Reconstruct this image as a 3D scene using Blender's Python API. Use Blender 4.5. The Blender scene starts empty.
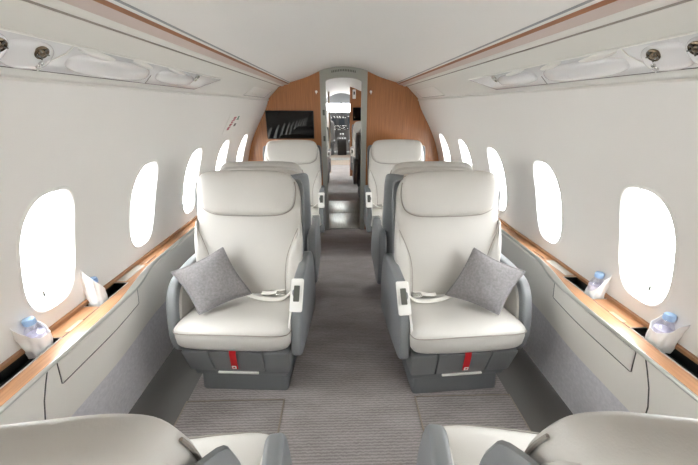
import bpy, bmesh, math, random
from mathutils import Vector, Matrix, Quaternion
PI = math.pi
random.seed(7)
SC = bpy.context.scene
COL = SC.collection

# ------------------------------------------------------------------ materials
def srgb(r, g, b):
    f = lambda c: (c/255/12.92) if c/255 <= .04045 else ((c/255+.055)/1.055)**2.4
    return (f(r), f(g), f(b), 1)

MATS = {}
def mat(name, col, rough=.5, metal=0, spec=.5, bump=0, bscale=200, var=0, vscale=8, stretch=None, coat=0, emit=None, estr=0):
    m = bpy.data.materials.new(name); m.use_nodes = True
    nt = m.node_tree; N = nt.nodes; L = nt.links
    p = N['Principled BSDF']
    p.inputs['Base Color'].default_value = col
    p.inputs['Roughness'].default_value = rough
    p.inputs['Metallic'].default_value = metal
    p.inputs['Specular IOR Level'].default_value = spec
    p.inputs['Coat Weight'].default_value = coat
    p.inputs['Coat Roughness'].default_value = .08
    if emit:
        p.inputs['Emission Color'].default_value = emit
        p.inputs['Emission Strength'].default_value = estr
    tc = N.new('ShaderNodeTexCoord')
    mp = N.new('ShaderNodeMapping'); L.new(tc.outputs['Object'], mp.inputs['Vector'])
    if stretch: mp.inputs['Scale'].default_value = stretch
    if var:
        n = N.new('ShaderNodeTexNoise'); n.inputs['Scale'].default_value = vscale; n.inputs['Detail'].default_value = 6
        L.new(mp.outputs['Vector'], n.inputs['Vector'])
        r = N.new('ShaderNodeValToRGB')
        c0 = [max(0, c*(1-var)) for c in col[:3]]+[1]; c1 = [min(1, c*(1+var)) for c in col[:3]]+[1]
        r.color_ramp.elements[0].position = .3; r.color_ramp.elements[1].position = .7
        r.color_ramp.elements[0].color = c0; r.color_ramp.elements[1].color = c1
        L.new(n.outputs['Fac'], r.inputs['Fac']); L.new(r.outputs['Color'], p.inputs['Base Color'])
    if bump:
        n2 = N.new('ShaderNodeTexNoise'); n2.inputs['Scale'].default_value = bscale; n2.inputs['Detail'].default_value = 4
        L.new(tc.outputs['Object'], n2.inputs['Vector'])
        b = N.new('ShaderNodeBump'); b.inputs['Strength'].default_value = bump; b.inputs['Distance'].default_value = .002
        L.new(n2.outputs['Fac'], b.inputs['Height']); L.new(b.outputs['Normal'], p.inputs['Normal'])
    MATS[name] = m
    return m

def ribbed(name, ca, cb, scale, rough=.95, bump=.6, var=.25):
    """carpet: fine ribs running across the aisle, mottled pile"""
    m = bpy.data.materials.new(name); m.use_nodes = True
    nt = m.node_tree; N = nt.nodes; L = nt.links; p = N['Principled BSDF']
    p.inputs['Roughness'].default_value = rough; p.inputs['Specular IOR Level'].default_value = .15
    tc = N.new('ShaderNodeTexCoord')
    w = N.new('ShaderNodeTexWave'); w.bands_direction = 'Y'; w.inputs['Scale'].default_value = scale
    w.inputs['Distortion'].default_value = 3.2; w.inputs['Detail'].default_value = 3; w.inputs['Detail Scale'].default_value = 3
    L.new(tc.outputs['Object'], w.inputs['Vector'])
    n = N.new('ShaderNodeTexNoise'); n.inputs['Scale'].default_value = 3.5; n.inputs['Detail'].default_value = 8
    mp = N.new('ShaderNodeMapping'); mp.inputs['Scale'].default_value = (1, 3, 1)
    L.new(tc.outputs['Object'], mp.inputs['Vector']); L.new(mp.outputs['Vector'], n.inputs['Vector'])
    n3 = N.new('ShaderNodeTexNoise'); n3.inputs['Scale'].default_value = 160; n3.inputs['Detail'].default_value = 3
    L.new(tc.outputs['Object'], n3.inputs['Vector'])
    r = N.new('ShaderNodeValToRGB'); r.color_ramp.elements[0].color = ca; r.color_ramp.elements[1].color = cb
    r.color_ramp.elements[0].position = .15; r.color_ramp.elements[1].position = .85
    a1 = N.new('ShaderNodeMath'); a1.operation = 'MULTIPLY_ADD'; a1.inputs[1].default_value = .34; a1.inputs[2].default_value = 0
    L.new(w.outputs['Fac'], a1.inputs[0])
    a2 = N.new('ShaderNodeMath'); a2.operation = 'MULTIPLY_ADD'; a2.inputs[1].default_value = .55
    L.new(n.outputs['Fac'], a2.inputs[0]); L.new(a1.outputs[0], a2.inputs[2])
    a3 = N.new('ShaderNodeMath'); a3.operation = 'MULTIPLY_ADD'; a3.inputs[1].default_value = var
    L.new(n3.outputs['Fac'], a3.inputs[0]); L.new(a2.outputs[0], a3.inputs[2])
    L.new(a3.outputs[0], r.inputs['Fac']); L.new(r.outputs['Color'], p.inputs['Base Color'])
    b = N.new('ShaderNodeBump'); b.inputs['Strength'].default_value = bump; b.inputs['Distance'].default_value = .004
    L.new(a3.outputs[0], b.inputs['Height']); L.new(b.outputs['Normal'], p.inputs['Normal'])
    MATS[name] = m; return m

def thin_glass(name, tint=(1, 1, 1, 1), refl=.06, rough=.02):
    m = bpy.data.materials.new(name); m.use_nodes = True
    nt = m.node_tree; N = nt.nodes; L = nt.links; N.remove(N['Principled BSDF'])
    t = N.new('ShaderNodeBsdfTransparent'); t.inputs['Color'].default_value = tint
    g = N.new('ShaderNodeBsdfGlossy'); g.inputs['Roughness'].default_value = rough
    x = N.new('ShaderNodeMixShader'); x.inputs['Fac'].default_value = refl
    L.new(t.outputs[0], x.inputs[1]); L.new(g.outputs[0], x.inputs[2])
    L.new(x.outputs[0], N['Material Output'].inputs['Surface'])
    MATS[name] = m; return m

M = {}
M['liner'] = mat('cabin liner', srgb(233, 231, 227), .55, bump=.05, bscale=500)
M['ceil'] = mat('ceiling liner', srgb(229, 228, 225), .5, bump=.04, bscale=400)
M['valance'] = mat('valance paint', srgb(224, 223, 217), .42)
M['wood'] = mat('bulkhead cherry veneer', srgb(166, 110, 68), .4, var=.2, vscale=5, stretch=(22, 22, .7), coat=.25)
M['ledgewood'] = mat('ledge cherry veneer', srgb(168, 122, 86), .33, var=.2, vscale=5, stretch=(16, .9, 16), coat=.6)
M['woodtrim'] = mat('valance wood strip', srgb(160, 108, 74), .4, var=.15, vscale=5, stretch=(20, .8, 20), coat=.3)
M['greyline'] = mat('grey seal line', srgb(150, 154, 156), .5)
M['pinktrim'] = mat('valance rose satin', srgb(196, 178, 170), .4)
M['leather'] = mat('cream leather', srgb(196, 193, 187), .42, spec=.45, bump=.18, bscale=260, var=.03, vscale=4)
M['shadedcream'] = mat('taupe leather', srgb(200, 190, 176), .45, bump=.18, bscale=260)  # cream leather of the head caps, shade put into its colour
M['seam'] = mat('leather seam', srgb(150, 144, 136), .7)
M['grey'] = mat('grey shell', srgb(129, 132, 134), .42, bump=.08, bscale=300)
M['greyleather'] = mat('grey leather', srgb(116, 118, 119), .5, bump=.15, bscale=260)
M['darkgrey'] = mat('dark grey plinth', srgb(112, 115, 117), .5)
M['black'] = mat('black recess', srgb(28, 28, 28), .6)
M['gap'] = mat('dark gap', srgb(92, 89, 86), .8)
M['white'] = mat('white plastic', srgb(232, 231, 226), .35)
M['gloss'] = mat('gloss service panel', srgb(226, 226, 227), .06, spec=1.0, coat=1)
M['bronze'] = mat('bronze nozzle', srgb(130, 116, 98), .25, 1)
M['chrome'] = mat('brushed metal', srgb(208, 208, 204), .22, 1)
M['satin'] = mat('satin metal trim', srgb(206, 205, 198), .3, .75)
M['plate'] = mat('sill metal plate', srgb(200, 203, 198), .32, .8, var=.12, vscale=6, stretch=(8, 1, 1))
M['frame'] = mat('door frame metal', srgb(168, 169, 161), .38, .35)
M['framedark'] = mat('door latch', srgb(96, 97, 90), .4, .3)
M['panel'] = mat('side panel laminate', srgb(240, 236, 228), .45)
M['fabric'] = mat('side panel grey fabric', srgb(222, 220, 223), .95, spec=.1, bump=.5, bscale=350, var=.08, vscale=60)
M['pillow'] = mat('grey woven pillow', srgb(144, 141, 142), .95, spec=.1, bump=.8, bscale=420, var=.16, vscale=90)
M['strip'] = mat('dark floor strip', srgb(94, 92, 88), .55, bump=.06, bscale=200)
M['carpet'] = ribbed('ribbed carpet', srgb(106, 100, 98), srgb(164, 157, 155), 22)
M['mat'] = ribbed('ribbed mat carpet', srgb(103, 97, 95), srgb(164, 157, 155), 22)
M['fcarpet'] = mat('forward carpet', srgb(186, 184, 184), .95, spec=.1, bump=.5, bscale=250, var=.1, vscale=4)
M['beige'] = mat('beige floor', srgb(190, 176, 160), .6)
M['edge'] = mat('carpet edging', srgb(140, 128, 116), .8)
M['red'] = mat('red strap', srgb(205, 22, 32), .6)
M['redink'] = mat('red ink', srgb(176, 40, 78), .6)
M['greenink'] = mat('green ink', srgb(96, 142, 124), .6)
M['greyink'] = mat('grey ink', srgb(96, 88, 94), .6)
M['tv'] = mat('television glass', srgb(5, 5, 6), .03, spec=.3)
M['screen'] = mat('cockpit display', srgb(16, 18, 21), .35, spec=.2, emit=srgb(150, 165, 180), estr=.03)
M['paper'] = mat('white napkin paper', srgb(250, 250, 250), .85, bump=.3, bscale=60)
M['cap'] = mat('blue bottle cap', srgb(170, 204, 242), .35)
M['label'] = mat('lilac bottle label', srgb(226, 221, 235), .5, var=.2, vscale=40)
M['bottle'] = thin_glass('bottle plastic', (.92, .92, .97, 1), .16, .08)
M['pane'] = thin_glass('window pane', (.97, .98, .98, 1), .05)
M['catch'] = mat('antique catch', srgb(176, 158, 132), .4, .5)
M['glasstone'] = mat('frosted inlay', srgb(196, 192, 184), .25, coat=.6)
M['belt'] = mat('white seat belt web', srgb(226, 223, 216), .75)
M['curtain'] = mat('beige curtain', srgb(200, 182, 158), .9)

# ------------------------------------------------------------------ mesh builder
class B:
    def __init__(s): s.v = []; s.f = []; s.m = []; s.mats = []
    def mi(s, m):
        if m not in s.mats: s.mats.append(m)
        return s.mats.index(m)
    def add(s, vs, fs, m):
        o = len(s.v); k = s.mi(m)
        s.v += [tuple(v) for v in vs]
        for f in fs: s.f.append([i+o for i in f]); s.m.append(k)
        return s
    def box(s, c, d, m, rot=None):
        hx, hy, hz = d[0]/2, d[1]/2, d[2]/2
        vs = [Vector((sx*hx, sy*hy, sz*hz)) for sz in (-1, 1) for sy in (-1, 1) for sx in (-1, 1)]
        if rot is not None: vs = [rot @ v for v in vs]
        vs = [v+Vector(c) for v in vs]
        return s.add(vs, [[0, 2, 3, 1], [4, 5, 7, 6], [0, 1, 5, 4], [2, 6, 7, 3], [0, 4, 6, 2], [1, 3, 7, 5]], m)
    def prism(s, pts, fn, h0, h1, m, bev=0, nb=3):
        """polygon pts (a,b) extruded from h0 to h1, rims rounded by bev; fn(a,b,h)->xyz"""
        n = len(pts); rows = []
        cx = sum(p[0] for p in pts)/n; cy = sum(p[1] for p in pts)/n
        A = sum(pts[i][0]*pts[(i+1) % n][1]-pts[(i+1) % n][0]*pts[i][1] for i in range(n))
        sg = 1 if A > 0 else -1
        nor = []
        for i in range(n):
            ax, ay = pts[i-1]; bx, by = pts[(i+1) % n]
            tx, ty = bx-ax, by-ay; l = math.hypot(tx, ty) or 1
            nor.append((-ty/l*sg, tx/l*sg))     # inward
        prof = []
        if bev:
            for k in range(nb+1):
                t = k/nb*PI/2; prof.append((bev*(1-math.sin(t)), bev*(1-math.cos(t))))
            lo = [(i, h0+(bev if h1 > h0 else -bev)*1-(bev-d)*1*(1 if h1 > h0 else -1)) for i, d in prof]
        if bev:
            sgn = 1 if h1 > h0 else -1
            ring = [(bev*(1-math.sin(k/nb*PI/2)), h0+sgn*bev*(1-math.cos(k/nb*PI/2))) for k in range(nb+1)]
            ring += [(bev*(1-math.cos(k/nb*PI/2)), h1-sgn*bev*(1-math.sin(k/nb*PI/2))) for k in range(nb+1)]
        else: ring = [(0, h0), (0, h1)]
        vs = []
        for ins, h in ring:
            for (a, b), (nx, ny) in zip(pts, nor): vs.append(fn(a+nx*ins, b+ny*ins, h))
        fs = []
        for r in range(len(ring)-1):
            for i in range(n):
                j = (i+1) % n; fs.append([r*n+i, r*n+j, (r+1)*n+j, (r+1)*n+i])
        fs.append(list(range(n))[::-1]); fs.append([(len(ring)-1)*n+i for i in range(n)])
        return s.add(vs, fs, m)
    def pad(s, pts, fn, top, bot, m, n=4., rings=9, ctr=None, dome=None):
        """cushion: outline pts, domed to +top above and -bot below the rim"""
        N = len(pts); c = ctr or (sum(p[0] for p in pts)/N, sum(p[1] for p in pts)/N)
        vs = []; fs = []
        ss = [math.sin(k/rings*PI/2) for k in range(1, rings+1)]
        def layer(sg, d):
            idx = []
            for t in ss[:-1] if sg < 0 else ss:
                h = d*max(0, 1-t**n)**(1/n)
                idx.append(len(vs))
                for a, b in pts:
                    A = c[0]+(a-c[0])*t; Bb = c[1]+(b-c[1])*t
                    e = dome(A, Bb) if (dome and sg > 0) else 0
                    vs.append(fn(A, Bb, sg*h+e*(1-t**n)))
            vs.append(fn(c[0], c[1], sg*d+((dome(*c)) if dome and sg > 0 else 0)))
            return idx, len(vs)-1
        ti, tc = layer(1, top)
        rim = ti[-1]
        def stitch(idx, cc, flip):
            for i in range(N):
                j = (i+1) % N
                f = [cc, idx[0]+i, idx[0]+j]; fs.append(f[::-1] if flip else f)
                for k in range(len(idx)-1):
                    f = [idx[k]+i, idx[k+1]+i, idx[k+1]+j, idx[k]+j]; fs.append(f[::-1] if flip else f)
        stitch(ti, tc, False)
        if bot:
            bi, bc = layer(-1, bot); stitch(bi+[rim], bc, True)
        return s.add(vs, fs, m)
    def tube(s, pts, r, m, n=8, closed=False):
        P = [Vector(p) for p in pts]; K = len(P); vs = []; fs = []
        up = Vector((0, 0, 1))
        for i, p in enumerate(P):
            a = P[i-1] if (i or closed) else p; b = P[(i+1) % K] if (i < K-1 or closed) else p
            t = (b-a).normalized()
            u = t.cross(up if abs(t.z) < .9 else Vector((1, 0, 0))).normalized(); w = t.cross(u)
            rr = r[i] if isinstance(r, (list, tuple)) else r
            for k in range(n):
                q = 2*PI*k/n; vs.append(p+u*rr*math.cos(q)+w*rr*math.sin(q))
        for i in range(K if closed else K-1):
            for k in range(n):
                j = (i+1) % K; l = (k+1) % n
                fs.append([i*n+k, i*n+l, j*n+l, j*n+k])
        if not closed: fs.append(list(range(n))[::-1]); fs.append([(K-1)*n+k for k in range(n)])
        return s.add(vs, fs, m)
    def lathe(s, prof, c, m, n=24, R=None):
        """prof (r,z) turned about z through c, optional rotation matrix R"""
        vs = []; fs = []
        for r, z in prof:
            for k in range(n):
                q = 2*PI*k/n; v = Vector((r*math.cos(q), r*math.sin(q), z))
                if R is not None: v = R @ v
                vs.append(v+Vector(c))
        for i in range(len(prof)-1):
            for k in range(n):
                l = (k+1) % n; fs.append([i*n+k, i*n+l, (i+1)*n+l, (i+1)*n+k])
        fs.append(list(range(n))[::-1]); fs.append([(len(prof)-1)*n+k for k in range(n)])
        return s.add(vs, fs, m)
    def grid(s, rows, m, closed=False):
        n = len(rows[0]); vs = [v for r in rows for v in r]; fs = []
        for i in range(len(rows)-1):
            for k in range(n if closed else n-1):
                l = (k+1) % n; fs.append([i*n+k, i*n+l, (i+1)*n+l, (i+1)*n+k])
        return s.add(vs, fs, m)
    def ribbon(s, pts, wv, th, m):
        """flat strap: centre points with a width vector each"""
        P = [Vector(p) for p in pts]; rows = []
        for i, p in enumerate(P):
            w = Vector(wv[i] if isinstance(wv, list) else wv)/2
            a = P[max(0, i-1)]; b = P[min(len(P)-1, i+1)]
            nn = (b-a).cross(w).normalized()*th/2
            rows.append([p-w-nn, p+w-nn, p+w+nn, p-w+nn])
        s.grid(rows, m, True)
        o = len(s.v)-4*len(P); k = s.mi(m)
        s.f += [[o, o+1, o+2, o+3], [len(s.v)-1, len(s.v)-2, len(s.v)-3, len(s.v)-4]]; s.m += [k, k]
        return s
    def build(s, name, parent=None, ang=38, recalc=True, kind=None):
        me = bpy.data.meshes.new(name); me.from_pydata(s.v, [], s.f)
        for m in s.mats: me.materials.append(m)
        for p, k in zip(me.polygons, s.m): p.material_index = k
        if recalc:
            bm = bmesh.new(); bm.from_mesh(me)
            bmesh.ops.recalc_face_normals(bm, faces=bm.faces); bm.to_mesh(me); bm.free()
        me.polygons.foreach_set('use_smooth', [True]*len(me.polygons))
        me.set_sharp_from_angle(angle=math.radians(ang))
        o = bpy.data.objects.new(name, me); COL.objects.link(o)
        if parent: o.parent = parent
        if kind: o['kind'] = kind
        return o

def thing(name, label, cat, loc=(0, 0, 0), rz=0, group=None):
    o = bpy.data.objects.new(name, None); COL.objects.link(o)
    o.location = loc; o.rotation_euler = (0, 0, rz); o.empty_display_size = .1
    return tag(o, label, cat, group)
def tag(o, label, cat, group=None):
    o['label'] = label; o['category'] = cat
    if group: o['group'] = group
    return o
def copy_tree(o, parent=None):
    c = o.copy(); COL.objects.link(c)
    if parent: c.parent = parent
    for ch in list(o.children): copy_tree(ch, c)
    return c

def smooth_loop(pts, n=72, closed=True):
    """Catmull-Rom through pts, resampled"""
    K = len(pts); out = []; seg = K if closed else K-1; per = max(2, n//seg)
    g = lambda i: pts[i % K] if closed else pts[max(0, min(K-1, i))]
    for i in range(seg):
        p0, p1, p2, p3 = g(i-1), g(i), g(i+1), g(i+2)
        for k in range(per):
            t = k/per
            out.append(tuple(.5*((2*b)+(-a+c)*t+(2*a-5*b+4*c-d)*t*t+(-a+3*b-3*c+d)*t**3) for a, b, c, d in zip(p0, p1, p2, p3)))
    if not closed: out.append(tuple(pts[-1]))
    return out
def superell(ha, hb, e=3., n=72, c=(0, 0)):
    r = []
    for k in range(n):
        q = 2*PI*k/n; x, y = math.cos(q), math.sin(q)
        r.append((c[0]+ha*math.copysign(abs(x)**(2/e), x), c[1]+hb*math.copysign(abs(y)**(2/e), y)))
    return r
def rrect(a0, a1, b0, b1, r, n=5):
    out = []
    for cx, cy, q in ((a1-r, b1-r, 0), (a0+r, b1-r, 90), (a0+r, b0+r, 180), (a1-r, b0+r, 270)):
        for k in range(n+1):
            t = math.radians(q+90*k/n); out.append((cx+r*math.cos(t), cy+r*math.sin(t)))
    return out
XYZ = lambda a, b, h: Vector((a, b, h))

# ------------------------------------------------------------------ cabin section
WALL = [(0, 1.195), (.45, 1.205), (.68, 1.195), (.853, 1.167), (1.081, 1.101), (1.216, 1.037), (1.33, .973), (1.41, .923), (1.50, .868), (1.56, .845), (1.62, .84)]
def wx(z):
    for (z0, x0), (z1, x1) in zip(WALL, WALL[1:]):
        if z <= z1:
            t = (z-z0)/(z1-z0)
            return x0+(x1-x0)*t
    return WALL[-1][1]
def wxs(z, e=.06): return (wx(max(0, z-e))+2*wx(z)+wx(min(1.62, z+e)))/4
def wnorm(z):
    d = (wxs(z+.02)-wxs(z-.02))/.04
    return Vector((1, 0, -d)).normalized()          # outward on the right side
WE = 3.0; WZ = .998; WA, WB = .100, .219; PITCHES = {-1: .590, 1: .597}
def side_wall(name, s, y0, y1, wins):
    b = B(); zlo, zhi = .66, 1.40; PITCH = PITCHES[s]
    P = lambda y, z: Vector((s*wxs(z), y, z))
    edges = [y0]
    for w in wins: edges += [w-PITCH/2, w+PITCH/2]
    edges.append(y1)
    zs_low = [0, .2, .45, .6, .66]; zs_hi = [1.40, 1.44, 1.48, 1.52, 1.56, 1.60]
    for zs in (zs_low, zs_hi):
        b.grid([[P(y, z) for z in zs] for y in (y0, y1)], M['liner'])
    n = 80; zs_mid = {zlo, zhi}
    for a, bb in superell(WA+.022, WB+.022, WE, n):
        if abs(a) > 1e-9:
            z = bb*(PITCH/2)/abs(a)
            if zlo-WZ < z < zhi-WZ: zs_mid.add(round(WZ+z, 6))
    zs_mid = sorted(zs_mid)
    for i in range(0, len(edges), 2):
        a, c = edges[i], edges[i+1]
        if c-a > 1e-4: b.grid([[P(y, z) for z in zs_mid] for y in (a, c)], M['liner'])
    n = 80
    for w in wins:
        lp = superell(WA+.022, WB+.022, WE, n)
        rect = []
        for a, bb in lp:
            k = min((PITCH/2)/abs(a) if abs(a) > 1e-9 else 1e9, ((zhi-WZ) if bb > 0 else (WZ-zlo))/abs(bb) if abs(bb) > 1e-9 else 1e9)
            rect.append((a*k, bb*k))
        rows = []
        for t in (0, .04, .1, .2, .35, .55, .78, 1):
            rows.append([P(w+a+(ra-a)*t, WZ+bb+(rb-bb)*t) for (a, bb), (ra, rb) in zip(lp, rect)])
        b.grid(rows, M['liner'], True)
        # corner gaps of the bay
        for sa in (-1, 1):
            for zc in (zlo, zhi):
                k = max(range(n), key=lambda i: (sa*rect[i][0]/(PITCH/2))+((rect[i][1]/(zc-WZ))))
                cand = sorted(range(n), key=lambda i: abs(rect[i][0]-sa*PITCH/2)+abs(rect[i][1]-(zc-WZ)))
                e = [i for i in range(n) if abs(abs(rect[i][0])-PITCH/2) < 1e-6 and rect[i][0]*sa > 0 and rect[i][1]*(zc-WZ) > 0]
                f = [i for i in range(n) if abs(rect[i][1]-(zc-WZ)) < 1e-6 and rect[i][0]*sa > 0]
                if e and f:
                    i = min(e, key=lambda i: abs(rect[i][1]-(zc-WZ))); j = min(f, key=lambda i: abs(rect[i][0]-sa*PITCH/2))
                    b.add([P(w+sa*PITCH/2, zc), P(w+rect[i][0], WZ+rect[i][1]), P(w+rect[j][0], WZ+rect[j][1])], [[0, 1, 2]], M['liner'])
    bm_o = b.build(name, ang=60, kind='structure')
    return bm_o

wcount = [0]
def window(s, w):
    wcount[0] += 1
    nm = 'window_%d' % wcount[0]
    b = B(); n = 80
    def P(a, bb, dep):
        z = WZ+bb; nn = wnorm(z)
        return Vector((s*(wxs(z)+nn.x*dep), w+a, z+nn.z*dep))
    rows = []
    for da, dep in ((.026, .001), (.020, -.004), (.014, -.003), (.010, .004), (.006, .02), (.002, .036), (0, .046), (-.004, .047)):
        rows.append([P(a, bb, dep) for a, bb in superell(WA+da, WB+da, WE, n)])
    b.grid(rows, M['white'], True)
    o = b.build(nm, ang=50, kind='structure')
    g = B(); g.pad(superell(WA-.002, WB-.002, WE, n), lambda a, bb, h: P(a, bb, .046), .0, 0, M['pane'], rings=5)
    g.build('pane', o)
    t = B(); z = WZ-WB+.03; p = P(0, -WB+.03, .040)
    t.box(p, (.006, .008, .022), M['framedark'])
    t.build('shade_tab', o)

FRONTS = {q: [b0+PITCHES[q]*k for k in range(-6, 5)] for q, b0 in ((-1, 1.07), (1, 1.05))}      # main cabin rows
FWDW = [5.55, 6.16, 6.77, 7.75, 8.36, 8.97]
YB, YF, YE = -2.8, 3.8, 10.6
for s, nm in ((-1, 'wall_left'), (1, 'wall_right')):
    side_wall(nm, s, YB, YF, FRONTS[s])
    for w in FRONTS[s]: window(s, w)
    side_wall('wall_port_forward' if s < 0 else 'wall_starboard_forward', s, YF+.04, YE, FWDW)
    for w in FWDW: window(s, w)

# ceiling dome
CE = smooth_loop([(-.592, 1.7475), (-.40, 1.803), (-.245, 1.866), (-.12, 1.897), (0, 1.907), (.12, 1.897), (.245, 1.866), (.40, 1.803), (.592, 1.7475)], 48, False)
b = B(); b.grid([[Vector((x, y, z)) for x, z in CE] for y in (YB, YF, YE)], M['ceil']); b.build('ceiling', kind='structure')
# outer roof skin, closes the light gap above the valances
# valances: wood strip, rose satin strip, rounded white edge, service panel face
VAL = dict(top=(.545, 1.7395), wb=(.572, 1.7262), tr=(.612, 1.717), dk=(.648, 1.7065), pt=(.738, 1.659), bt=(.838, 1.588))
tn = 0
for s in (-1, 1):
    for nm, pts, m in (
        ('shadow_gap', [(.585, 1.758), (.590, 1.7455), (.594, 1.7435)], M['greyline']),
        ('lip', [(.594, 1.7435), (.602, 1.7385)], M['ceil']),
        ('wood_strip', [(.602, 1.7385), (.604, 1.7345), (.609, 1.7285)], M['woodtrim']),
        ('satin_strip', [(.609, 1.7285), (.612, 1.7278), (.660, 1.7185)], M['pinktrim']),
        ('rounded_edge', smooth_loop([(.660, 1.7185), (.668, 1.7125), (.680, 1.709), (.692, 1.709), (.700, 1.712), (.702, 1.718)], 20, False), M['valance']),
        ('dark_gap', [(.7000, 1.7115), (.7035, 1.7065), (.7085, 1.7085)], M['seam']),
        ('valance_face', [(.7065, 1.718), (.7075, 1.706), (.722, 1.698), (.838, 1.588), (.8415, 1.581), (.842, 1.572), (.838, 1.566), (.848, 1.560), (.875, 1.560)], M['valance'])):
        tn += 1
        b = B(); b.grid([[Vector((s*x, y, z)) for x, z in pts] for y in (YB, YF)], m)
        b.grid([[Vector((s*x, y, z)) for x, z in pts] for y in (YF+.04, YE)], m)
        b.build('trim_%d' % tn, ang=30, kind='structure')

# ------------------------------------------------------------------ floor
b = B(); b.box((0, (YB+YE)/2+.6, -.03), (2.6, YE-YB+1.2, .05), M['strip']); b.build('floor', kind='structure')
b = B(); b.box((0, (YB+3.82)/2, -.002), (1.78, 3.82-YB, .008), M['carpet'])
tag(b.build('carpet'), 'grey brown ribbed carpet running down the aisle between the seats', 'carpet')
for s in (-1, 1):
    t = thing('carpet_mat', 'ribbed carpet mat with piped edge in front of the %s red-tagged seat' % ('left' if s < 0 else 'right'), 'mat', (s*.626, .38, .002))
    b = B(); b.prism(rrect(-.262, .262, -.86, .86, .01, 2), XYZ, 0, .008, M['mat'], .002, 2); b.build('pile', t)
    e = B(); e.tube([(-.264, -.86, .005), (-.264, .863, .005), (.264, .863, .005), (.264, -.86, .005)], .005, M['edge'], 6, True); e.build('edge_piping', t)
for k, (ya, yb) in enumerate(((3.84, 4.47), (4.485, 5.13))):
    b = B(); b.prism(rrect(-.33, .33, ya, yb, .004, 2), XYZ, -.004, .004, M['plate'], .002, 2)
    tag(b.build('sill_plate'), ['brushed metal floor plate at the doorway, nearest the carpet', 'second metal floor plate beyond the doorway, farther in'][k], 'floor plate')
b = B(); b.box((0, 6.9, -.002), (2.2, 3.5, .006), M['fcarpet']); tag(b.build('forward_carpet'), 'plain grey carpet seen through the doorway in the forward cabin', 'carpet')
b = B(); b.box((0, 9.7, -.002), (.74, 2.0, .006), M['beige']); b.box((0, 9.75, .003), (.7, .5, .006), M['plate']); tag(b.build('entry_floor'), 'beige entry floor with bright metal plate before the cockpit', 'floor covering')

# ------------------------------------------------------------------ bulkhead
def profile_half(x0, n=16):
    """(x,z) of the right half section from the floor up to the ceiling at x0"""
    pts = [(wxs(z)+.004, z) for z in [0, .3, .6, .8, .95, 1.05, 1.15, 1.25, 1.33, 1.40, 1.46, 1.50, 1.555]]
    pts += [(.852, 1.575), (.848, 1.62), (.76, 1.72), (.62, 1.765)]
    pts += [(x, z) for x, z in reversed(CE) if x0 < x < .585]
    zc = next((z0+(z1-z0)*(x0-xa)/(xb-xa)) for (xa, z0), (xb, z1) in zip(CE, CE[1:]) if xa <= x0 <= xb)
    pts.append((x0, zc+.004))
    return pts
def bulkhead(name, y, xl, xr, m, th=.04):
    b = B()
    if xr is not None:
        p = [(xr, 0)]+profile_half(xr); b.prism(p, lambda a, c, h: Vector((a, h, c)), y, y+th, m)
    if xl is not None:
        p = [(-xl, 0)]+profile_half(-xl); b.prism([(-a, c) for a, c in p], lambda a, c, h: Vector((a, h, c)), y, y+th, m)
    return b.build(name, ang=30, kind='structure')
bulkhead('wall_front', 3.8, -.255, .255, M['wood'])
b = B(); b.prism([(-a, c) for a, c in reversed(profile_half(0))]+profile_half(0), lambda a, c, h: Vector((a, h, c)), YB-.04, YB, M['panel']); b.build('wall_back', ang=30, kind='structure')

# door frame with arched head
def arch(hx, spring, rise, n=20):
    return [(hx, 0), (hx, spring)]+[(hx*math.cos(t), spring+rise*math.sin(t)) for t in [PI*k/n*.98+.01*PI for k in range(n+1)]]+[(-hx, spring), (-hx, 0)]
b = B()
inn = [(hx*1., z) for hx, z in arch(.200, 1.752, .045)]
out = [(.263*(1), 0), (.263, 1.866)]+[(.263-.526*k/20, 1.866+.036*math.sin(PI*k/20)) for k in range(21)]+[(-.263, 1.866), (-.263, 0)]
rows = []
for y, ins in ((3.845, 0), (3.785, 0), (3.78, .004)):
    rows.append([Vector((x*(1-ins*2), y, z)) for x, z in out])
for y, ins in ((3.78, -.012), (3.786, 0), (3.845, 0)):
    rows.append([Vector((x*(1-ins*3), y, z)) for x, z in inn])
b.grid(rows, M['frame'])
door = b.build('door_1', ang=30, kind='structure')
b = B()
for k in range(15): b.box((-.126+.018*k, 3.779, 1.851+.016*math.sin(PI*(k+.5)/15)), (.010, .004, .022), M['framedark'])
b.build('vent_grille', door)
for z in (1.437, 1.154):
    b = B(); b.prism(rrect(-.012, .012, -.03, .03, .004, 2), lambda a, c, h: Vector((a-.228, 3.779-h, c+z)), 0, .006, M['framedark'], .001, 2); b.build('latch_plate', door)
for s in (-1, 1):
    t = thing('coat_hook', 'small white coat hook on wood bulkhead %s of the doorway' % ('left' if s < 0 else 'right'), 'hook', (s*.305, 3.801, 1.654))
    b = B(); b.lathe([(.0, 0), (.014, 0), (.014, .003), (.011, .005), (0, .005)], (0, 0, 0), M['white'], 16, Matrix.Rotation(PI/2, 3, 'X')); b.build('base_disc', t)
    b = B(); b.tube([(0, -.004, 0), (0, -.018, -.002), (0, -.02, -.018), (0, -.024, -.024)], .0045, M['white'], 8); b.build('peg', t)

# television on the bulkhead
t = thing('television', 'black flat television on the wood bulkhead left of the doorway', 'television', (-.617, 3.80, 1.305))
b = B(); b.prism(rrect(-.272, .272, -.153, .153, .006, 3), lambda a, c, h: Vector((a, -h, c)), 0, .022, M['black'], .003, 2); b.build('bezel', t)
b = B(); b.prism(rrect(-.264, .264, -.145, .145, .003, 2), lambda a, c, h: Vector((a, -.022-h, c)), 0, .0015, M['tv']); b.build('screen', t)

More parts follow.
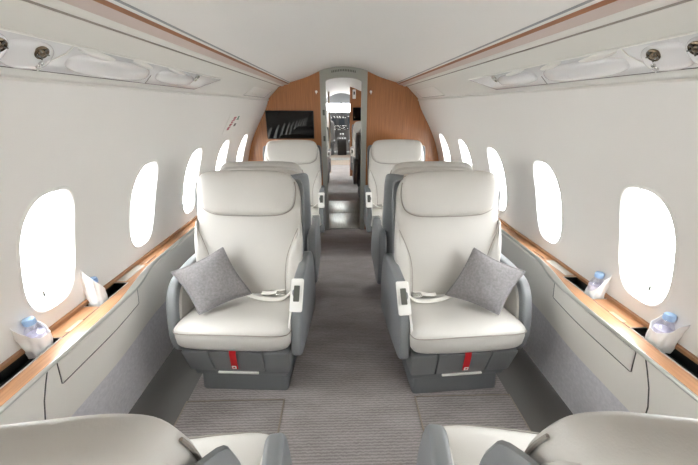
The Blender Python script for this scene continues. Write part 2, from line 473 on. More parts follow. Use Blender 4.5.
# placard of coloured marks on the left wall
def wall_pt(s, y, z, d): n = wnorm(z); return Vector((s*(wxs(z)-n.x*d), y, z-n.z*d))
t = thing('placard', 'small white placard with red and green marks above the left windows', 'placard', (0, 0, 0))
def wall_quad(b, y0, y1, z0, z1, d, m, sh=0):
    pts = [(y0, z0), (y1, z0), (y1+sh, z1), (y0+sh, z1)]
    for f in (0,):
        b.prism(pts, lambda a, c, h: wall_pt(-1, a, c, h), d, d+.0015, m)
b = B(); wall_quad(b, 2.62, 2.93, 1.295, 1.450, .004, M['white'], 0); b.build('plate', t)
b = B()
for k in range(4):
    y, z = 2.685+.018*k, 1.325+.026*k
    wall_quad(b, y, y+.014, z, z+.021, .006, M['redink'], .004); wall_quad(b, y, y+.060, z+.015, z+.021, .006, M['redink'], .003)
    if k != 1: wall_quad(b, y, y+.050, z, z+.005, .006, M['redink'], .003)
    if k != 2: wall_quad(b, y+.030, y+.044, z, z+.020, .006, M['redink'], .004)
b.build('red_marks', t)
b = B(); wall_quad(b, 2.83, 2.885, 1.400, 1.408, .006, M['greenink'], .004); wall_quad(b, 2.84, 2.87, 1.410, 1.428, .006, M['greenink'], .006); b.build('green_mark', t)
b = B(); wall_quad(b, 2.82, 2.865, 1.348, 1.370, .006, M['greyink'], .008); b.build('grey_mark', t)

# ------------------------------------------------------------------ overhead service panels
VA, VBt = Vector((.7636, 1.6585)), Vector((.838, 1.588))
VT = (VBt-VA).normalized(); VN = Vector((-abs(VT.y), -abs(VT.x)))
VL = (VBt-VA).length
def vp(s):
    """(y, w, h): along the cabin, down the valance face, off the face"""
    def f(y, w, h):
        q = VA+VT*w+VN*h
        return Vector((s*q.x, y, q.y))
    return f
def nozzle(b, f, y, w):
    ring = []
    for r, h in ((.026, .006), (.026, .012), (.022, .015), (.017, .013), (.015, .008)):
        ring.append([f(y+r*math.cos(2*PI*k/24), w+r*math.sin(2*PI*k/24), h) for k in range(24)])
    b.grid(ring, M['bronze'], True)
    ball = []
    for k in range(7):
        a = PI/2*k/6*.98; r = .0155*math.cos(a); h = .008+.013*math.sin(a)
        ball.append([f(y+r*math.cos(2*PI*j/20), w+r*math.sin(2*PI*j/20), h) for j in range(20)])
    b.grid(ball, M['bronze'], True)
    for j in range(5):
        q = 2*PI*j/5; b.tube([f(y+.010*math.cos(q), w+.010*math.sin(q), .016), f(y+.024*math.cos(q), w+.024*math.sin(q), .017)], .002, M['framedark'], 5)
def lens(b, f, y, w, r=.017):
    ring = [[f(y+rr*math.cos(2*PI*k/20), w+rr*math.sin(2*PI*k/20), h) for k in range(20)] for rr, h in ((r, .004), (r, .008), (r*.75, .009), (r*.7, .005), (.001, .004))]
    b.grid(ring, M['chrome'], True)
def service_panel(s, ya, yb, label, kind):
    f = vp(s); t = thing('service_panel', label, 'overhead panel', (0, 0, 0), 0)
    w0, w1 = .002, VL-.003
    sl = .25 if kind == 'long' else .05
    out = [(ya, w0), (yb, w0), (yb-sl, w1), (ya-(0 if kind == 'long' else .08), w1)]
    b = B(); b.prism(out, f, .0004, .0035, M['gloss' if kind == 'long' else 'white'], .0015, 2); b.build('cover', t)
    g = B(); g.tube([f(y, w, .002) for y, w in (out[1], out[2], out[3])], .0022, M['gap'], 6); g.build('edge_gap', t)
    wl = B(); wl.tube([f(ya, w0, .003), f(yb, w0, .003)], .003, M['white'], 6); wl.build('edge_bead', t)
    if kind == 'long':
        for c, ha, hw, hh, nm in (((.885, .054), .065, .043, .018, 'nozzle_pod'), ((.775, .054), .055, .043, .018, 'nozzle_pod'), ((1.20, .056), .20, .038, .020, 'light_lens'), ((1.62, .050), .17, .034, .018, 'light_lens')):
            b = B(); b.pad(superell(ha, hw, 2.8, 56, c), lambda a, w, h: f(a, w, .003+h), hh, 0, M['gloss'], 2.2, 10); b.build(nm, t)
        for c, ha in ((1.10, .09), (1.33, .07), (1.60, .10)):  # white pads added to imitate bright highlights along the lenses
            b = B(); b.pad(superell(ha, .011, 2, 40, (c, .016)), lambda a, w, h: f(a, w+.10*(a-c), .003+h), .010, 0, M['white'], 2, 6); b.build('highlight_pad', t)
        for y in (.895, .79):
            b = B(); nozzle(b, lambda a, w, h: f(y+(a-y)*.72, .032+(w-.032)*.72, h*.6+.013), y, .032); b.build('air_nozzle', t)
        for y, w in ((.905, .060), (.905, .073)):
            b = B(); lens(b, lambda a, c, h: f(a, c, h+.017-(w-.06)*.3), y, w, .0055); b.build('call_button', t)
        b = B(); lens(b, lambda a, w, h: f(a, w, h+.002), 1.80, .026, .02); b.build('reading_light', t)
        b = B(); b.tube([f(.995, w0, .004), f(.985, .03, .005), f(.955, .06, .005), f(.935, w1, .004)], .0018, M['white'], 6); b.build('joint', t)
        b = B(); b.tube([f(1.42, .055, .004), f(1.42, w1, .004)], .0012, M['gap'], 5); b.build('joint', t)
    else:
        b = B(); b.pad(superell((yb-ya)*.34, .028, 3, 40, ((ya+yb)/2-.04, .052)), lambda a, w, h: f(a, w, .003+h), .007, 0, M['white'], 2.4, 6); b.build('light_lens', t)
    return t
for s, side in ((-1, 'left'), (1, 'right')):
    service_panel(s, .60, 2.13, 'long glossy overhead panel with air nozzles along the %s valance' % side, 'long')
    service_panel(s, 2.90, 3.62, 'short glossy overhead panel by the wood bulkhead on the %s valance' % side, 'short')

# ------------------------------------------------------------------ side ledges
def e_in(y):
    """inner edge of the wood top, waist near 1.4"""
    t = max(0, min(1, (y-1.12)/.50)); t = t*t*(3-2*t)
    return 1.046+.076*t
ZL = .68
def ledge(s, side):
    t = thing('side_ledge', 'wood topped %s side ledge with metal rail and grey panel under the windows' % side, 'ledge')
    ys = [YB+.01+(3.78-YB)*k/120 for k in range(121)]
    S = lambda x, y, z: Vector((s*x, y, z))
    wells = [(.70, .975), (1.175, 1.375), (-.5, -.3)]
    wi, wo = 1.112, 1.186
    b = B()
    # wood top: inner strip, then outer strip broken by the wells
    yy = sorted(set(ys+[v for w in wells for v in w]))
    b.grid([[S(e_in(y), y, ZL-.006), S(e_in(y)+.003, y, ZL), S(max(wi, e_in(y)+.006), y, ZL)] for y in yy], M['ledgewood'])
    seg = [YB+.01]+[v for w in sorted(wells) for v in w]+[3.79]
    for i in range(0, len(seg), 2):
        a, c = seg[i], seg[i+1]; n = max(2, int((c-a)/.05))
        b.grid([[S(max(wi, e_in(a+(c-a)*k/n)+.006), a+(c-a)*k/n, ZL), S(wo, a+(c-a)*k/n, ZL), S(wx(ZL)-.001, a+(c-a)*k/n, ZL), ] for k in range(n+1)], M['ledgewood'])
    for a, c in wells:
        b.grid([[S(wo, y, ZL), S(1.1935, y, ZL)] for y in (a, c)], M['ledgewood'])
    b.build('wood_top', t)
    b = B(); b.grid([[S(1.178, y, ZL+.0005), S(1.178, y, ZL+.014), S(1.197, y, ZL+.017)] for y in (YB, 3.79)], M['ledgewood']); b.build('back_lip', t)
    for a, c in wells:
        b = B(); zb = .64
        q = [(wi, a), (wo, a), (wo, c), (wi, c)]
        for i in range(4):
            (xa, ya), (xb, yb) = q[i], q[(i+1) % 4]
            b.add([S(xa, ya, ZL), S(xb, yb, ZL), S(xb, yb, zb), S(xa, ya, zb)], [[0, 1, 2, 3]], M['black'])
        b.add([S(x, y, zb) for x, y in q], [[0, 1, 2, 3]], M['black']); b.build('well', t)
        b = B(); b.tube([S(wi, a, ZL+.001), S(wi, c, ZL+.001), S(wo, c, ZL+.001), S(wo, a, ZL+.001)], .0025, M['satin'], 6, True); b.build('well_rim', t)
    # lid seam and small catch
    b = B(); b.box((s*1.111, .30, ZL), (.004, .7, .002), M['gap']); b.box((s*1.111, 1.075, ZL), (.004, .198, .002), M['gap']); b.build('lid_seam', t)
    b = B(); b.prism(rrect(-.010, .010, -.035, .035, .004, 2), lambda a, c, h: S(1.118+a, 1.045+c, ZL+h), 0, .002, M['catch']); b.build('lid_catch', t)
    b = B(); b.prism(rrect(-.022, .028, -.085, .085, .004, 2), lambda a, c, h: S(1.154+a, 1.475+c, ZL+h), 0, .002, M['glasstone']); b.build('frosted_inlay', t)
    b = B(); b.prism(rrect(-.02, .02, -.05, .05, .003, 2), lambda a, c, h: S(1.155+a, 1.63+c, ZL+h), 0, .0025, M['ledgewood'], .001, 2); b.tube([S(1.137, 1.585, ZL+.003), S(1.137, 1.675, ZL+.003)], .002, M['gap'], 6); b.build('switch_cover', t)
    # metal rail
    b = B(); rows = []
    for y in ys:
        x = e_in(y); g = 1+1.6*math.exp(-((y-1.42)/.16)**2)
        rows.append([S(x+.002, y, ZL-.006), S(x, y, ZL+.001), S(x-.003, y, ZL+.001), S(x-.006, y, ZL-.002), S(x-.008*g, y, ZL-.007*g), S(x-.008*g, y, ZL-.012*g), S(x-.002, y, ZL-.018*g), S(x+.014, y, ZL-.022*g)])
    b.grid(rows, M['satin']); b.build('metal_rail', t)
    # side panel
    px = lambda z: 1.072+(.655-z)/.655*.100
    b = B(); zz = [.36, .45, .53, .60, .655]
    b.grid([[S(px(z)+(max(0, e_in(y)-1.046)*.5 if z > .3 else 0), y, z) for z in zz] for y in ys], M['panel'])
    b.grid([[S(e_in(y)+.004, y, .664), S(px(.655)+max(0, e_in(y)-1.046)*.5+.004, y, .652)] for y in ys], M['panel'])
    b.build('side_panel', t)
    b = B(); b.grid([[S(px(z)+max(0, e_in(y)-1.046)*.5*(z/.36), y, z) for z in (0.0, .12, .24, .36)] for y in ys], M['fabric'])
    b.build('fabric_panel', t)
    # fold-out table door and vertical seam
    q = lambda y, z, h: S(px(z)+max(0, e_in(y)-1.046)*.5-h, y, z)
    dy = [.895+.505*k/24 for k in range(25)]
    b = B(); b.grid([[q(y, .540, -.002), q(y, .541, .003), q(y, .588, .003), q(y, .635, .003), q(y, .636, -.002)] for y in dy], M['panel'])
    loop = [(y, .536) for y in dy]+[(1.405, .54), (1.405, .636)]+[(y, .640) for y in dy[::-1]]+[(.890, .636), (.890, .54)]
    b.tube([q(y, z, .0008) for y, z in loop], .0019, M['gap'], 6, True); b.build('table_door', t)
    b = B(); b.tube([q(y, z, 0.0) for y, z in ((.855, .652), (.835, .60), (.815, .54), (.80, .46), (.80, .37))], .0025, M['gap'], 6); b.build('panel_seam', t)
    return t
ledge(-1, 'left'); ledge(1, 'right')

# ------------------------------------------------------------------ cabin seats (front looks along -y)
c_ok = lambda p: p[1] < .69
HY, HZ = .115, .445
def seat(s, rec, label, loc, rz, group, tagged=False, belt=True, plate=True, wing=.085):
    """s = +1: aisle on local +x"""
    t = thing('cabin_seat', label, 'seat', loc, rz, group)
    d = Vector((0, math.sin(rec), math.cos(rec)))*.986; nf = Vector((0, -math.cos(rec), math.sin(rec)))
    def BK(off=0, bow=.0):
        def f(a, v, h):
            lum = .018*math.sin(min(1, max(0, v/.5))*PI)          # slight lumbar bow
            return Vector((a, HY, HZ))+d*v+nf*(off+h+lum+bow*(abs(a)/.3)**2)
        return f
    # plinth and kick panel
    b = B(); b.prism(rrect(-.245, .245, -.20, .24, .02, 3), lambda a, c, h: Vector((a*(1-.05*h/.17), c*(1-.03*h/.17), h)), .004, .18, M['darkgrey'], .006, 2); b.build('plinth', t)
    kf = lambda a, z, h: Vector((a*(.94+.06*(z-.12)/.2), -.205-.04*(z-.12)/.2-h, z))
    b = B()
    for a0, a1 in ((-.285, -.146), (-.142, .142), (.146, .285)):
        b.prism(rrect(a0, a1, .165, .322, .012, 3), kf, -.12, .006, M['greyleather'], .006, 3)
    b.prism(rrect(-.27, .27, .125, .163, .008, 3), kf, -.12, 0.0, M['darkgrey'], .004, 2)
    b.build('kick_panel', t)
    b = B(); b.box(kf(-.01*s, .160, .012), (.22, .010, .009), M['white']); b.build('kick_trim', t)
    if tagged:
        x = -.006*s
        b = B(); b.ribbon([kf(x, .355, .0), kf(x-.001*s, .32, .016), kf(x-.008*s, .26, .014), kf(x-.015*s, .195, .013)], (.034, 0, 0), .003, M['red'])
        st = b.build('pull_strap', t); st['label'] = 'red pull strap'
        b = B(); b.prism(rrect(x-.015*s-.012, x-.015*s+.012, .198, .222, .003, 2), kf, .0155, .0170, M['white']); b.prism(rrect(x-.015*s-.005, x-.015*s+.005, .205, .216, .002, 2), kf, .0165, .0176, M['red']); b.build('strap_patch', st)
    # cushion
    o = smooth_loop([(0, -.29), (.14, -.288), (.245, -.278), (.288, -.245), (.292, -.14), (.282, .02), (.272, .14), (.15, .165), (0, .165), (-.15, .165), (-.272, .14), (-.282, .02), (-.292, -.14), (-.288, -.245), (-.245, -.278), (-.14, -.288)], 96)
    zc = lambda a, c, h: Vector((a*1.02, c, .425+h-.022*max(0, (c+.2))/.36+(.02 if h > 0 else 0)*max(0, -(c+.05))*2))
    b = B(); b.pad(o, zc, .060, .092, M['leather'], 4.5, 12, ctr=(0, -.06))
    sm = [p for p in o if p[1] < -.1]
    fr = sorted([p for p in o if p[1] < -.02], key=lambda p: math.atan2(p[0], -(p[1]+.0)))
    b.tube([zc(a*1.004, c*1.004, .020+.014*(1-(abs(a)/.295)**2)) for a, c in fr], .0026, M['seam'], 6)
    b.build('seat_cushion', t)
    # backrest, bolsters, headrest
    o = smooth_loop([(0, -.02), (.20, -.02), (.245, .02), (.27, .12), (.293, .24), (.300, .40), (.300, .55), (.288, .65), (.245, .71), (.15, .732), (0, .737), (-.15, .732), (-.245, .71), (-.288, .65), (-.300, .55), (-.300, .40), (-.293, .24), (-.27, .12), (-.245, .02), (-.20, -.02)], 100)
    b = B(); b.pad(o, BK(0, .008), .045, .05, M['leather'], 4.5, 11); b.build('backrest', t)
    for sg in (-1, 1):
        o2 = smooth_loop([(sg*x, y) for x, y in ((.302, .46), (.286, .40), (.258, .34), (.228, .25), (.214, .14), (.212, .0), (.235, -.03), (.28, 0), (.300, .14), (.312, .30))], 60)
        b = B(); b.pad(o2, BK(.026, .008), .032, .05, M['leather'], 3.2, 7)
        b.tube([BK(.052, .008)(sg*x, y, 0) for x, y in smooth_loop([(.290, .42), (.256, .342), (.225, .25), (.211, .14), (.209, 0)], 20, False)], .0022, M['seam'], 5)
        b.build('side_bolster', t)
    o = smooth_loop([(0, .488), (.12, .490), (.20, .500), (.255, .535), (.276, .60), (.273, .67), (.246, .722), (.17, .742), (0, .747), (-.17, .742), (-.246, .722), (-.273, .67), (-.276, .60), (-.255, .535), (-.20, .500), (-.12, .490)], 80)
    b = B(); b.pad(o, BK(.038, .012), .046, .05, M['leather'], 3.4, 10)
    b.tube([BK(.048, .008)(a*1.008, .617+(c-.617)*1.012, 0) for a, c in sorted((p for p in o if c_ok(p)), key=lambda p: math.atan2(p[0], -(p[1]-.617)))], .003, M['seam'], 6)
    b.build('headrest', t)
    # rear shell
    o = smooth_loop([(0, -.27), (.22, -.27), (.27, -.2), (.30, 0), (.310, .25), (.318, .5), (.319, .62), (.300, .685), (.20, .695), (0, .688), (-.20, .695), (-.300, .685), (-.319, .62), (-.318, .5), (-.310, .25), (-.30, 0), (-.27, -.2), (-.22, -.27)], 90)
    SH = lambda a, v, h: Vector((a, HY+.02, HZ))+d*v+nf*(-.05+h+wing*(abs(a)/.33)**4)-d*max(0, wing-.085)*.65*(abs(a)/.33)**4
    b = B(); b.pad(o, SH, .03, .040, M['grey'], 4, 9); b.build('back_shell', t)
    o = smooth_loop([(0, .57), (.12, .573), (.185, .585), (.222, .62), (.222, .672), (.185, .704), (0, .708), (-.185, .704), (-.222, .672), (-.222, .62), (-.185, .585), (-.12, .573)], 70)
    b = B(); b.pad(o, lambda a, v, h: SH(a, v, h-.012), .05, .040, M['shadedcream'], 3.5, 8)
    b.tube([SH(a*1.002, .637+(c-.637)*1.01, -.02) for a, c in o], .003, M['seam'], 6, True)
    b.build('head_cap', t)
    b = B(); b.prism(rrect(-.05, .05, -.006, .006, .005, 3), lambda a, c, h: SH(a, .675, 0)+Vector((0, .045+h, c)), 0, .006, M['black']); b.build('cap_slot', t)
    # arms: outline in (y,z)
    po = smooth_loop([(-.19, .275), (-.215, .36), (-.20, .48), (-.165, .585), (-.11, .65), (-.02, .675), (.14, .685), (.26, .665), (.315, .55), (.32, .36), (.28, .26), (.10, .25), (-.10, .255)], 78)
    pa = smooth_loop([(-.22, .285), (-.238, .36), (-.212, .48), (-.175, .585), (-.125, .65), (-.03, .67), (.14, .68), (.26, .665), (.315, .55), (.32, .36), (.28, .26), (.10, .25), (-.12, .262)], 78)
    for sg, pp in ((s, pa), (-s, po)):
        b = B(); b.prism(pp, lambda a, c, h: Vector((sg*(h+(.012 if sg != s else 0)), a, c)),   .292, .345, M['grey'], .016, 4)
        ar = b.build('armrest', t)
        pi = [(.04+(a-.04)*.84, .48+(c-.48)*.84) for a, c in pp]
        b = B(); b.pad(pi, lambda a, c, h: Vector((sg*(.292+(.012 if sg != s else 0)-h), a, c)), .012, 0, M['leather'], 5, 6); b.build('inner_pad', ar)
        if sg == s and plate:
            # control plate on the sloping front of the aisle arm
            e0, e1 = Vector((0, -.203, .548)), Vector((0, -.100, .680)); u = (e1-e0).normalized(); nn = Vector((0, -u.z, u.y))
            L_ = (e1-e0).length
            cf = lambda a, c, h: Vector((sg*(.326+a), 0, 0))+e0+u*c+nn*(h+.012*math.sin(PI*min(1, max(0, c/L_)))**1)
            b = B(); b.prism(rrect(-.034, .030, 0, L_, .010, 4), cf, -.008, .0045, M['white'], .003, 3)
            b.ribbon([Vector((sg*.298, -.180, .560)), Vector((sg*.292, -.208, .505)), Vector((sg*.290, -.225, .450)), Vector((sg*.290, -.234, .41))], [(0, .012, .006), (0, .022, .006), (0, .018, .003), (0, .008, .002)], .010, M['white'])
            cp = b.build('control_plate', ar)
            b = B(); b.prism(rrect(-.016, .014, L_*.30, L_*.78, .004, 3), cf, .004, .0055, M['framedark'])
            b.build('control_buttons', cp)
    # lap belt lying over the back of the cushion
    if belt:
        zt = lambda x, y: .492-.022*max(0, y+.2)/.36+.0
        pts = [(s*.272, .075, .525), (s*.24, .04, .50), (s*.20, .005, 0), (s*.12, -.005, 0), (s*.05, .01, 0), (s*-.02, .045, 0)]
        pts = [(x, y, z or zt(x, y)+.004) for x, y, z in pts]
        b = B(); b.ribbon(smooth_loop(pts, 30, False), (.0, .034, .0), .003, M['belt']); b.ribbon(smooth_loop([(s*.275, .10, .525), (s*.20, .085, .50), (s*.13, .055, zt(0, .05)+.012), (s*.07, .052, zt(0, .05)+.012)], 20, False), (0, .030, .004), .003, M['belt'])
        be = b.build('lap_belt', t)
        b = B(); q = Vector((s*.185, .045, zt(0, .04)+.014))
        b.prism(rrect(-.027, .027, -.02, .02, .006, 3), lambda a, c, h: q+Vector((a, c, h)), -.006, .008, M['chrome'], .003, 3)
        b.prism(rrect(-.012, .020, -.013, .013, .004, 3), lambda a, c, h: q+Vector((a, c, h)), .007, .011, M['chrome'], .002, 2)
        b.build('buckle', be)
    return t

R12 = math.radians(12.5); R15 = math.radians(15)
GS = 'cream leather cabin seats'
X0 = .57
seat(1, R12, 'cream leather seat with red strap facing camera, left of aisle', (-X0-.012, 1.515, 0), -math.radians(3.5), GS, True)
seat(-1, R12, 'cream leather seat with red strap facing camera, right of aisle', (X0+.012, 1.475, 0), math.radians(3.5), GS, True)
seat(-1, R15, 'cream seat turned away, back to back with the left red strap seat', (-X0, 2.32, 0), PI, GS)
seat(1, R15, 'cream seat turned away, back to back with the right red strap seat', (X0, 2.29, 0), PI, GS)
seat(1, R12, 'cream leather seat facing camera against the bulkhead under the television', (-X0+.005, 3.22, 0), 0, GS)
seat(-1, R12, 'cream leather seat facing camera against the bulkhead right of the doorway', (X0, 3.22, 0), 0, GS)
seat(-1, math.radians(11.5), 'nearest cream seat seen from behind, cropped at bottom left corner', (-X0+.042, .42, .011), PI+math.radians(7), GS, belt=False, plate=False, wing=.155)
seat(1, math.radians(13.3), 'nearest cream seat seen from behind, cropped at bottom right corner', (X0-.050, .42, .011), PI-math.radians(10), GS, belt=False, plate=False, wing=.155)

# ------------------------------------------------------------------ throw pillows
def pillow(cs, label):
    """cs = four corners bl, br, tr, tl"""
    P = [Vector(c) for c in cs]; cen = sum(P, Vector())/4
    nn = ((P[2]-P[0]).cross(P[3]-P[1])).normalized()
    if nn.y > 0: nn = -nn
    t = thing('throw_pillow', label, 'pillow', cen, 0, 'grey throw pillows')
    n = 30; b = B()
    def surf(u, v, sg):
        # edges pull in between the corners
        iu = .045*math.sin(PI*v); iv = .045*math.sin(PI*u)
        uu = iu+(1-2*iu)*u; vv = iv+(1-2*iv)*v
        p = P[0]*(1-uu)*(1-vv)+P[1]*uu*(1-vv)+P[2]*uu*vv+P[3]*(1-uu)*vv
        h = .068*(max(0, math.sin(PI*u)*math.sin(PI*v)))**.55
        h += .0025*math.sin(u*17+v*5)*math.sin(v*13)*math.sin(PI*u)*math.sin(PI*v)
        return p+nn*sg*h-cen
    for sg in (1, -1): b.grid([[surf(i/n, j/n, sg) for i in range(n+1)] for j in range(n+1)], M['pillow'])
    b.build('cover', t, ang=80)
    rim = [surf(i/n, 0, 1) for i in range(n)]+[surf(1, j/n, 1) for j in range(n)]+[surf(1-i/n, 1, 1) for i in range(n)]+[surf(0, 1-j/n, 1) for j in range(n)]
    b = B(); b.tube(rim, .0045, M['pillow'], 6, True); b.build('piping', t)
BLc, BRc, TRc, TLc = (-.775, 1.345, .505), (-.555, 1.525, .510), (-.69, 1.56, .785), (-.925, 1.44, .700)
pillow((BLc, BRc, TRc, TLc), 'grey woven throw pillow on the left red-strapped seat')
mx = lambda p: (-p[0]-.005, p[1]-.04, p[2])
pillow((mx(BRc), mx(BLc), mx(TLc), mx(TRc)), 'grey woven throw pillow on the right red-strapped seat')

# ------------------------------------------------------------------ bottles and napkins
def bottle(loc, label):
    t = thing('water_bottle', label, 'bottle', loc, 0, 'water bottles on the ledges')
    b = B(); b.lathe([(0, .002), (.024, .0), (.028, .006), (.028, .03), (.0265, .034), (.028, .038), (.028, .085), (.026, .092), (.021, .106), (.015, .118), (.013, .124), (.013, .132), (0, .132)], (0, 0, 0), M['bottle'], 28); b.build('body', t)
    b = B(); b.lathe([(.0284, .040), (.0286, .041), (.0286, .080), (.0284, .081)], (0, 0, 0), M['label'], 28); b.build('wrap_label', t)
    b = B(); b.lathe([(0, .122), (.0168, .122), (.0172, .124), (.0172, .142), (.0155, .145), (0, .145)], (0, 0, 0), M['cap'], 28)
    for k in range(20): q = 2*PI*k/20; b.box((.0172*math.cos(q), .0172*math.sin(q), .133), (.0016, .0016, .016), M['cap'], Matrix.Rotation(q, 3, 'Z'))
    b.build('cap', t)
    return t
def napkin(loc, phase, label, lo=.045, hi=.165, r0=.031, r1=.046, sq=2.6, pw=1.25):
    b = B(); n = 64; rows = []; K = 14
    def ptf(q, v, dr):
        e = 2/sq; c, s_ = math.cos(q), math.sin(q)
        ct = math.cos(q-phase); H = lo+(hi-lo)*((1+ct)/2)**pw
        z = H*v; rr = r0+(r1-r0)*(z/hi)
        wob = .0022*math.sin(5*q+z*60)+.0016*math.sin(9*q-z*35)
        taper = 1-.45*max(0, ct)**3*(z/hi)**2
        x = (rr*taper+wob+dr)*math.copysign(abs(c)**e, c); y = (rr*taper+wob+dr)*math.copysign(abs(s_)**e, s_)
        pull = .006*(z/hi)**2
        return Vector((x+pull*math.cos(phase)*.9, y+pull*math.sin(phase)*.9, z))
    out = [[ptf(2*PI*k/n, v/K, 0) for k in range(n)] for v in range(K+1)]
    inn = [[ptf(2*PI*k/n, v/K, -.0018) for k in range(n)] for v in range(K, -1, -1)]
    b.grid(out+inn, M['paper'], True)
    o = b.build('napkin', ang=70); o.location = loc
    return tag(o, label, 'napkin', 'folded napkins round the bottles')
BX = 1.152; ZB = .641
for s, side in ((-1, 'left'), (1, 'right')):
    w = 0 if s > 0 else PI
    near = .938 if s < 0 else .905; far = 1.232 if s < 0 else 1.222; bf = 1.160
    bottle((s*(BX+.008), near, ZB+.012), 'small water bottle with blue cap on the near end of the %s ledge' % side)
    bottle((s*bf, far+.010, ZB), 'small water bottle with blue cap farther along the %s ledge' % side)
    napkin((s*(BX+.008), near-.006, ZB+.010), w-(.5 if s > 0 else -.5)*.6, 'white folded napkin round the near bottle on the %s ledge' % side, lo=.075, hi=.178, r0=.033, r1=.050)
    napkin((s*bf, far, ZB), (w+1.05 if s < 0 else w-.35), 'white folded napkin round the farther bottle on the %s ledge' % side, lo=.055, hi=.208 if s < 0 else .192, r0=.033, r1=.034, pw=.6 if s < 0 else 1.25)

# ------------------------------------------------------------------ beyond the doorway
b = B()
for s in (-1, 1): b.prism([(.36, 0)]+profile_half(.36), lambda a, c, h: Vector((s*a, h, c)), 3.86, 5.05, M['wood'])
b.build('wall_vestibule', ang=30, kind='structure')
bulkhead('wall_forward', 7.2, None, .165, M['wood'])
bulkhead('wall_galley', 7.2, -.34, None, M['panel'])
t = thing('television', 'small dark television on the far wood partition beyond the doorway', 'television', (.43, 7.201, 1.35))
b = B(); b.prism(rrect(-.20, .20, -.135, .135, .006, 3), lambda a, c, h: Vector((a, -h, c)), 0, .02, M['black'], .003, 2); b.build('bezel', t)
b = B(); b.prism(rrect(-.19, .19, -.125, .125, .003, 2), lambda a, c, h: Vector((a, -.02-h, c)), 0, .0015, M['tv']); b.build('screen', t)
t = thing('wall_phone', 'white wall box above the far television beyond the doorway', 'wall box', (.255, 7.20, 1.745))
b = B(); b.prism(rrect(-.035, .035, -.09, .09, .012, 3), lambda a, c, h: Vector((a, -h, c)), 0, .03, M['white'], .006, 3); b.build('body', t)
b = B(); b.prism(rrect(-.016, .016, -.03, .03, .003, 2), lambda a, c, h: Vector((a, -.03-h, c+.02)), 0, .002, M['framedark']); b.build('keypad', t)
seat(-1, R12, 'forward cabin seat facing camera by the far partition, through the doorway', (.505, 6.35, .06), 0, GS, belt=False)
seat(1, R12, 'forward cabin seat turned away, nearest through the doorway on right', (.52, 5.55, 0), PI, GS, belt=False)
seat(1, R12, 'forward cabin seat facing camera on the left, through the doorway', (-.60, 6.45, 0), 0, GS, belt=False)
seat(-1, R12, 'forward cabin seat turned away on the left, through the doorway', (-.60, 5.6, 0), PI, GS, belt=False)
for s in (-1, 1):
    b = B(); x0 = -.27 if s < 0 else .175
    rows = [[Vector((x0+.035*k/12*s, 7.32+.012*math.sin(k*1.6), z)) for k in range(13)] for z in (.05, .8, 1.80)]
    rows2 = [[v+Vector((0, .006, 0)) for v in r] for r in rows]
    b.grid(rows+rows2[::-1], M['curtain'])
    tag(b.build('curtain'), 'beige drawn curtain at the %s edge of the far opening' % ('left' if s < 0 else 'right'), 'curtain')
# galley cabinets
for s in (-1, 1):
    t = thing('galley_cabinet', 'tall galley cabinet on the %s before the cockpit' % ('left' if s < 0 else 'right'), 'cabinet', (s*.62, 9.2, 0))
    b = B(); b.prism(rrect(-.22, .22, -.5, .5, .01, 2), XYZ, .003, 1.42, M['wood' if s > 0 else 'panel'], .004, 2); b.build('body', t)
    b = B(); b.box((-s*.225, 0, .75), (.012, .9, 1.2), M['panel']); b.build('door', t)
# cockpit
YC = 11.0
b = B()
b.prism([(-1.1, 0), (1.1, 0), (1.1, .80), (-1.1, .80)], lambda a, c, h: Vector((a, h, c)), 11.6, 11.64, M['gap']); b.build('wall_nose', kind='structure')
b = B(); b.grid([[Vector((x, y, z)) for x, z in CE] for y in (YE, 11.0)], M['ceil'])
b.grid([[Vector((x, 10.98, 1.94)) for x in (-.95, 0, .95)], [Vector((x, 11.05, 1.78)) for x in (-.95, 0, .95)], [Vector((x, 11.28, 1.60)) for x in (-.95, 0, .95)]], M['greyleather'])
for s in (-1, 1): b.grid([[Vector((s*1.15, y, z)) for z in (0, .8, 1.2)] for y in (YE, 11.6)], M['liner'])
b.build('ceiling_cockpit', kind='structure')
b = B(); b.grid([[Vector((x, 11.62-.3*abs(x), 1.30)) for x in (-1.1, -.6, -.02)], [Vector((x, 11.30-.1*abs(x), 1.66)) for x in (-1.0, -.55, -.02)]], M['pane'])
b.grid([[Vector((x, 11.62-.3*abs(x), 1.30)) for x in (.02, .6, 1.1)], [Vector((x, 11.30-.1*abs(x), 1.66)) for x in (.02, .55, 1.0)]], M['pane'])
o = b.build('window_%d' % (wcount[0]+1), kind='structure')
b = B(); b.tube([(0, 11.62, 1.30), (0, 11.3, 1.66)], .022, M['framedark'], 8); b.build('centre_post', o)
t = thing('instrument_panel', 'dark cockpit instrument panel with displays under bright windshield', 'instrument panel', (0, 11.3, .75))
b = B(); b.prism([(-.9, 0), (.9, 0), (.9, .48), (.5, .57), (-.5, .57), (-.9, .48)], lambda a, c, h: Vector((a, h, c)), 0, .25, M['black'], .02, 3); b.build('glare_shield', t)
for x in (-.6, -.3, 0, .3, .6):
    b = B(); b.prism(rrect(x-.10, x+.10, .16, .38, .01, 2), lambda a, c, h: Vector((a, -h, c)), 0, .012, M['screen'], .002, 2); b.build('display', t)
b = B()
for k in range(90): b.box((random.uniform(-.40, .40), -.008, random.choice((.02, .05, .08, .11, .14, .40, .44))), (.018, .016, .018), M['white'] if k % 3 else M['chrome'])
b.build('switches', t)
t = thing('centre_pedestal', 'dark cockpit centre pedestal with throttle levers between pilot seats', 'pedestal', (0, 10.85, 0))
b = B(); b.prism(rrect(-.15, .15, -.35, .4, .03, 3), XYZ, 0.006, .52, M['black'], .02, 3); b.build('body', t)
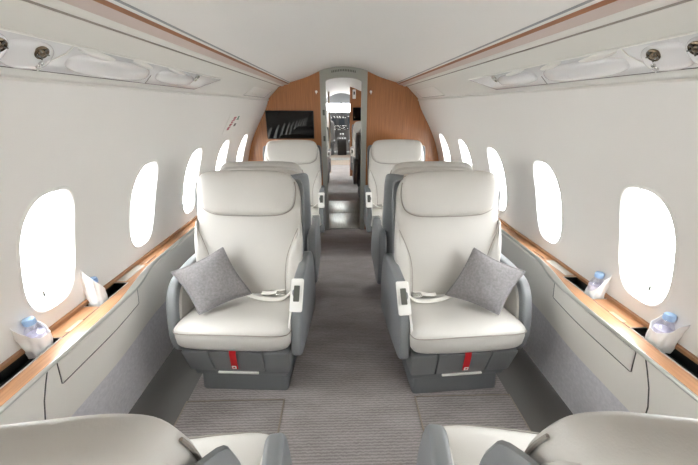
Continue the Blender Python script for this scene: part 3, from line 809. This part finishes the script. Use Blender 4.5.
for x in (-.04, .04):
    b = B(); b.tube([(x, .1, .5), (x, .06, .64)], .012, M['chrome'], 8); b.lathe([(0, -.02), (.02, -.015), (.022, 0), (.02, .015), (0, .02)], (x, .055, .65), M['white'], 12); b.build('throttle_lever', t)
b = B()
for k in range(30): b.box((-.1+.04*(k % 6), -.25+.07*(k//6), .525), (.018, .03, .014), M['white'] if k % 2 else M['framedark'])
b.build('switches', t)
for s in (-1, 1):
    t = thing('pilot_seat', 'dark %s pilot seat in the cockpit beyond the doorway' % ('left' if s < 0 else 'right'), 'pilot seat', (s*.46, 10.62, 0))
    b = B(); b.prism(rrect(-.18, .18, -.1, .3, .02, 3), XYZ, .006, .36, M['darkgrey'], .01, 2); b.build('pedestal', t)
    b = B(); b.pad(superell(.24, .25, 4, 48, (0, .15)), lambda a, c, h: Vector((a, c, .42+h)), .06, .06, M['greyleather']); b.build('seat_cushion', t)
    b = B(); b.pad(superell(.23, .34, 4, 48, (0, .76)), lambda a, c, h: Vector((a, -.12+h-.12*(c-.42), c)), .05, .05, M['greyleather']); b.build('backrest', t)
    b = B(); b.pad(superell(.13, .09, 3, 40, (0, 1.18)), lambda a, c, h: Vector((a, -.20+h, c)), .04, .04, M['greyleather']); b.build('headrest', t)

# ------------------------------------------------------------------ light
w = bpy.data.worlds.new('World'); SC.world = w; w.use_nodes = True
bg = w.node_tree.nodes['Background']; bg.inputs['Color'].default_value = (.97, .985, 1, 1); bg.inputs['Strength'].default_value = 1.0
_N = w.node_tree.nodes; _L = w.node_tree.links
_tc = _N.new('ShaderNodeTexCoord'); _sx = _N.new('ShaderNodeSeparateXYZ'); _L.new(_tc.outputs['Generated'], _sx.inputs[0])
_mr = _N.new('ShaderNodeMapRange'); _mr.inputs['From Min'].default_value = -.6; _mr.inputs['From Max'].default_value = .8
_mr.inputs['To Min'].default_value = 4.0; _mr.inputs['To Max'].default_value = 15.0     # sunlit apron below, bright overcast above
_L.new(_sx.outputs['Z'], _mr.inputs['Value']); _L.new(_mr.outputs['Result'], bg.inputs['Strength'])
# ------------------------------------------------------------------ camera
F = 310.; T = math.radians(22.1); YAW = math.atan((349-340.5)/F*math.cos(T))
fw = Vector((math.sin(YAW)*math.cos(T), math.cos(YAW)*math.cos(T), -math.sin(T)))
rt = Vector((math.cos(YAW), -math.sin(YAW), 0)); up = rt.cross(fw)
cam = bpy.data.cameras.new('Camera'); cam.sensor_width = 36; cam.lens = F/698*36; cam.clip_start = .02
co = bpy.data.objects.new('Camera', cam); COL.objects.link(co)
R = Matrix((rt, up, -fw)).transposed().to_4x4(); R.translation = Vector((-.037, 0, 1.5)); co.matrix_world = R
SC.camera = co
SC.view_settings.view_transform = 'Standard'; SC.view_settings.look = 'None'; SC.view_settings.gamma = 1
SC.view_settings.use_curve_mapping = False; SC.view_settings.exposure = 1.02
SC.cycles.use_denoising = True
SC.cycles.max_bounces = 14; SC.cycles.diffuse_bounces = 8; SC.cycles.glossy_bounces = 4; SC.cycles.transparent_max_bounces = 16
SC.cycles.sample_clamp_indirect = 6
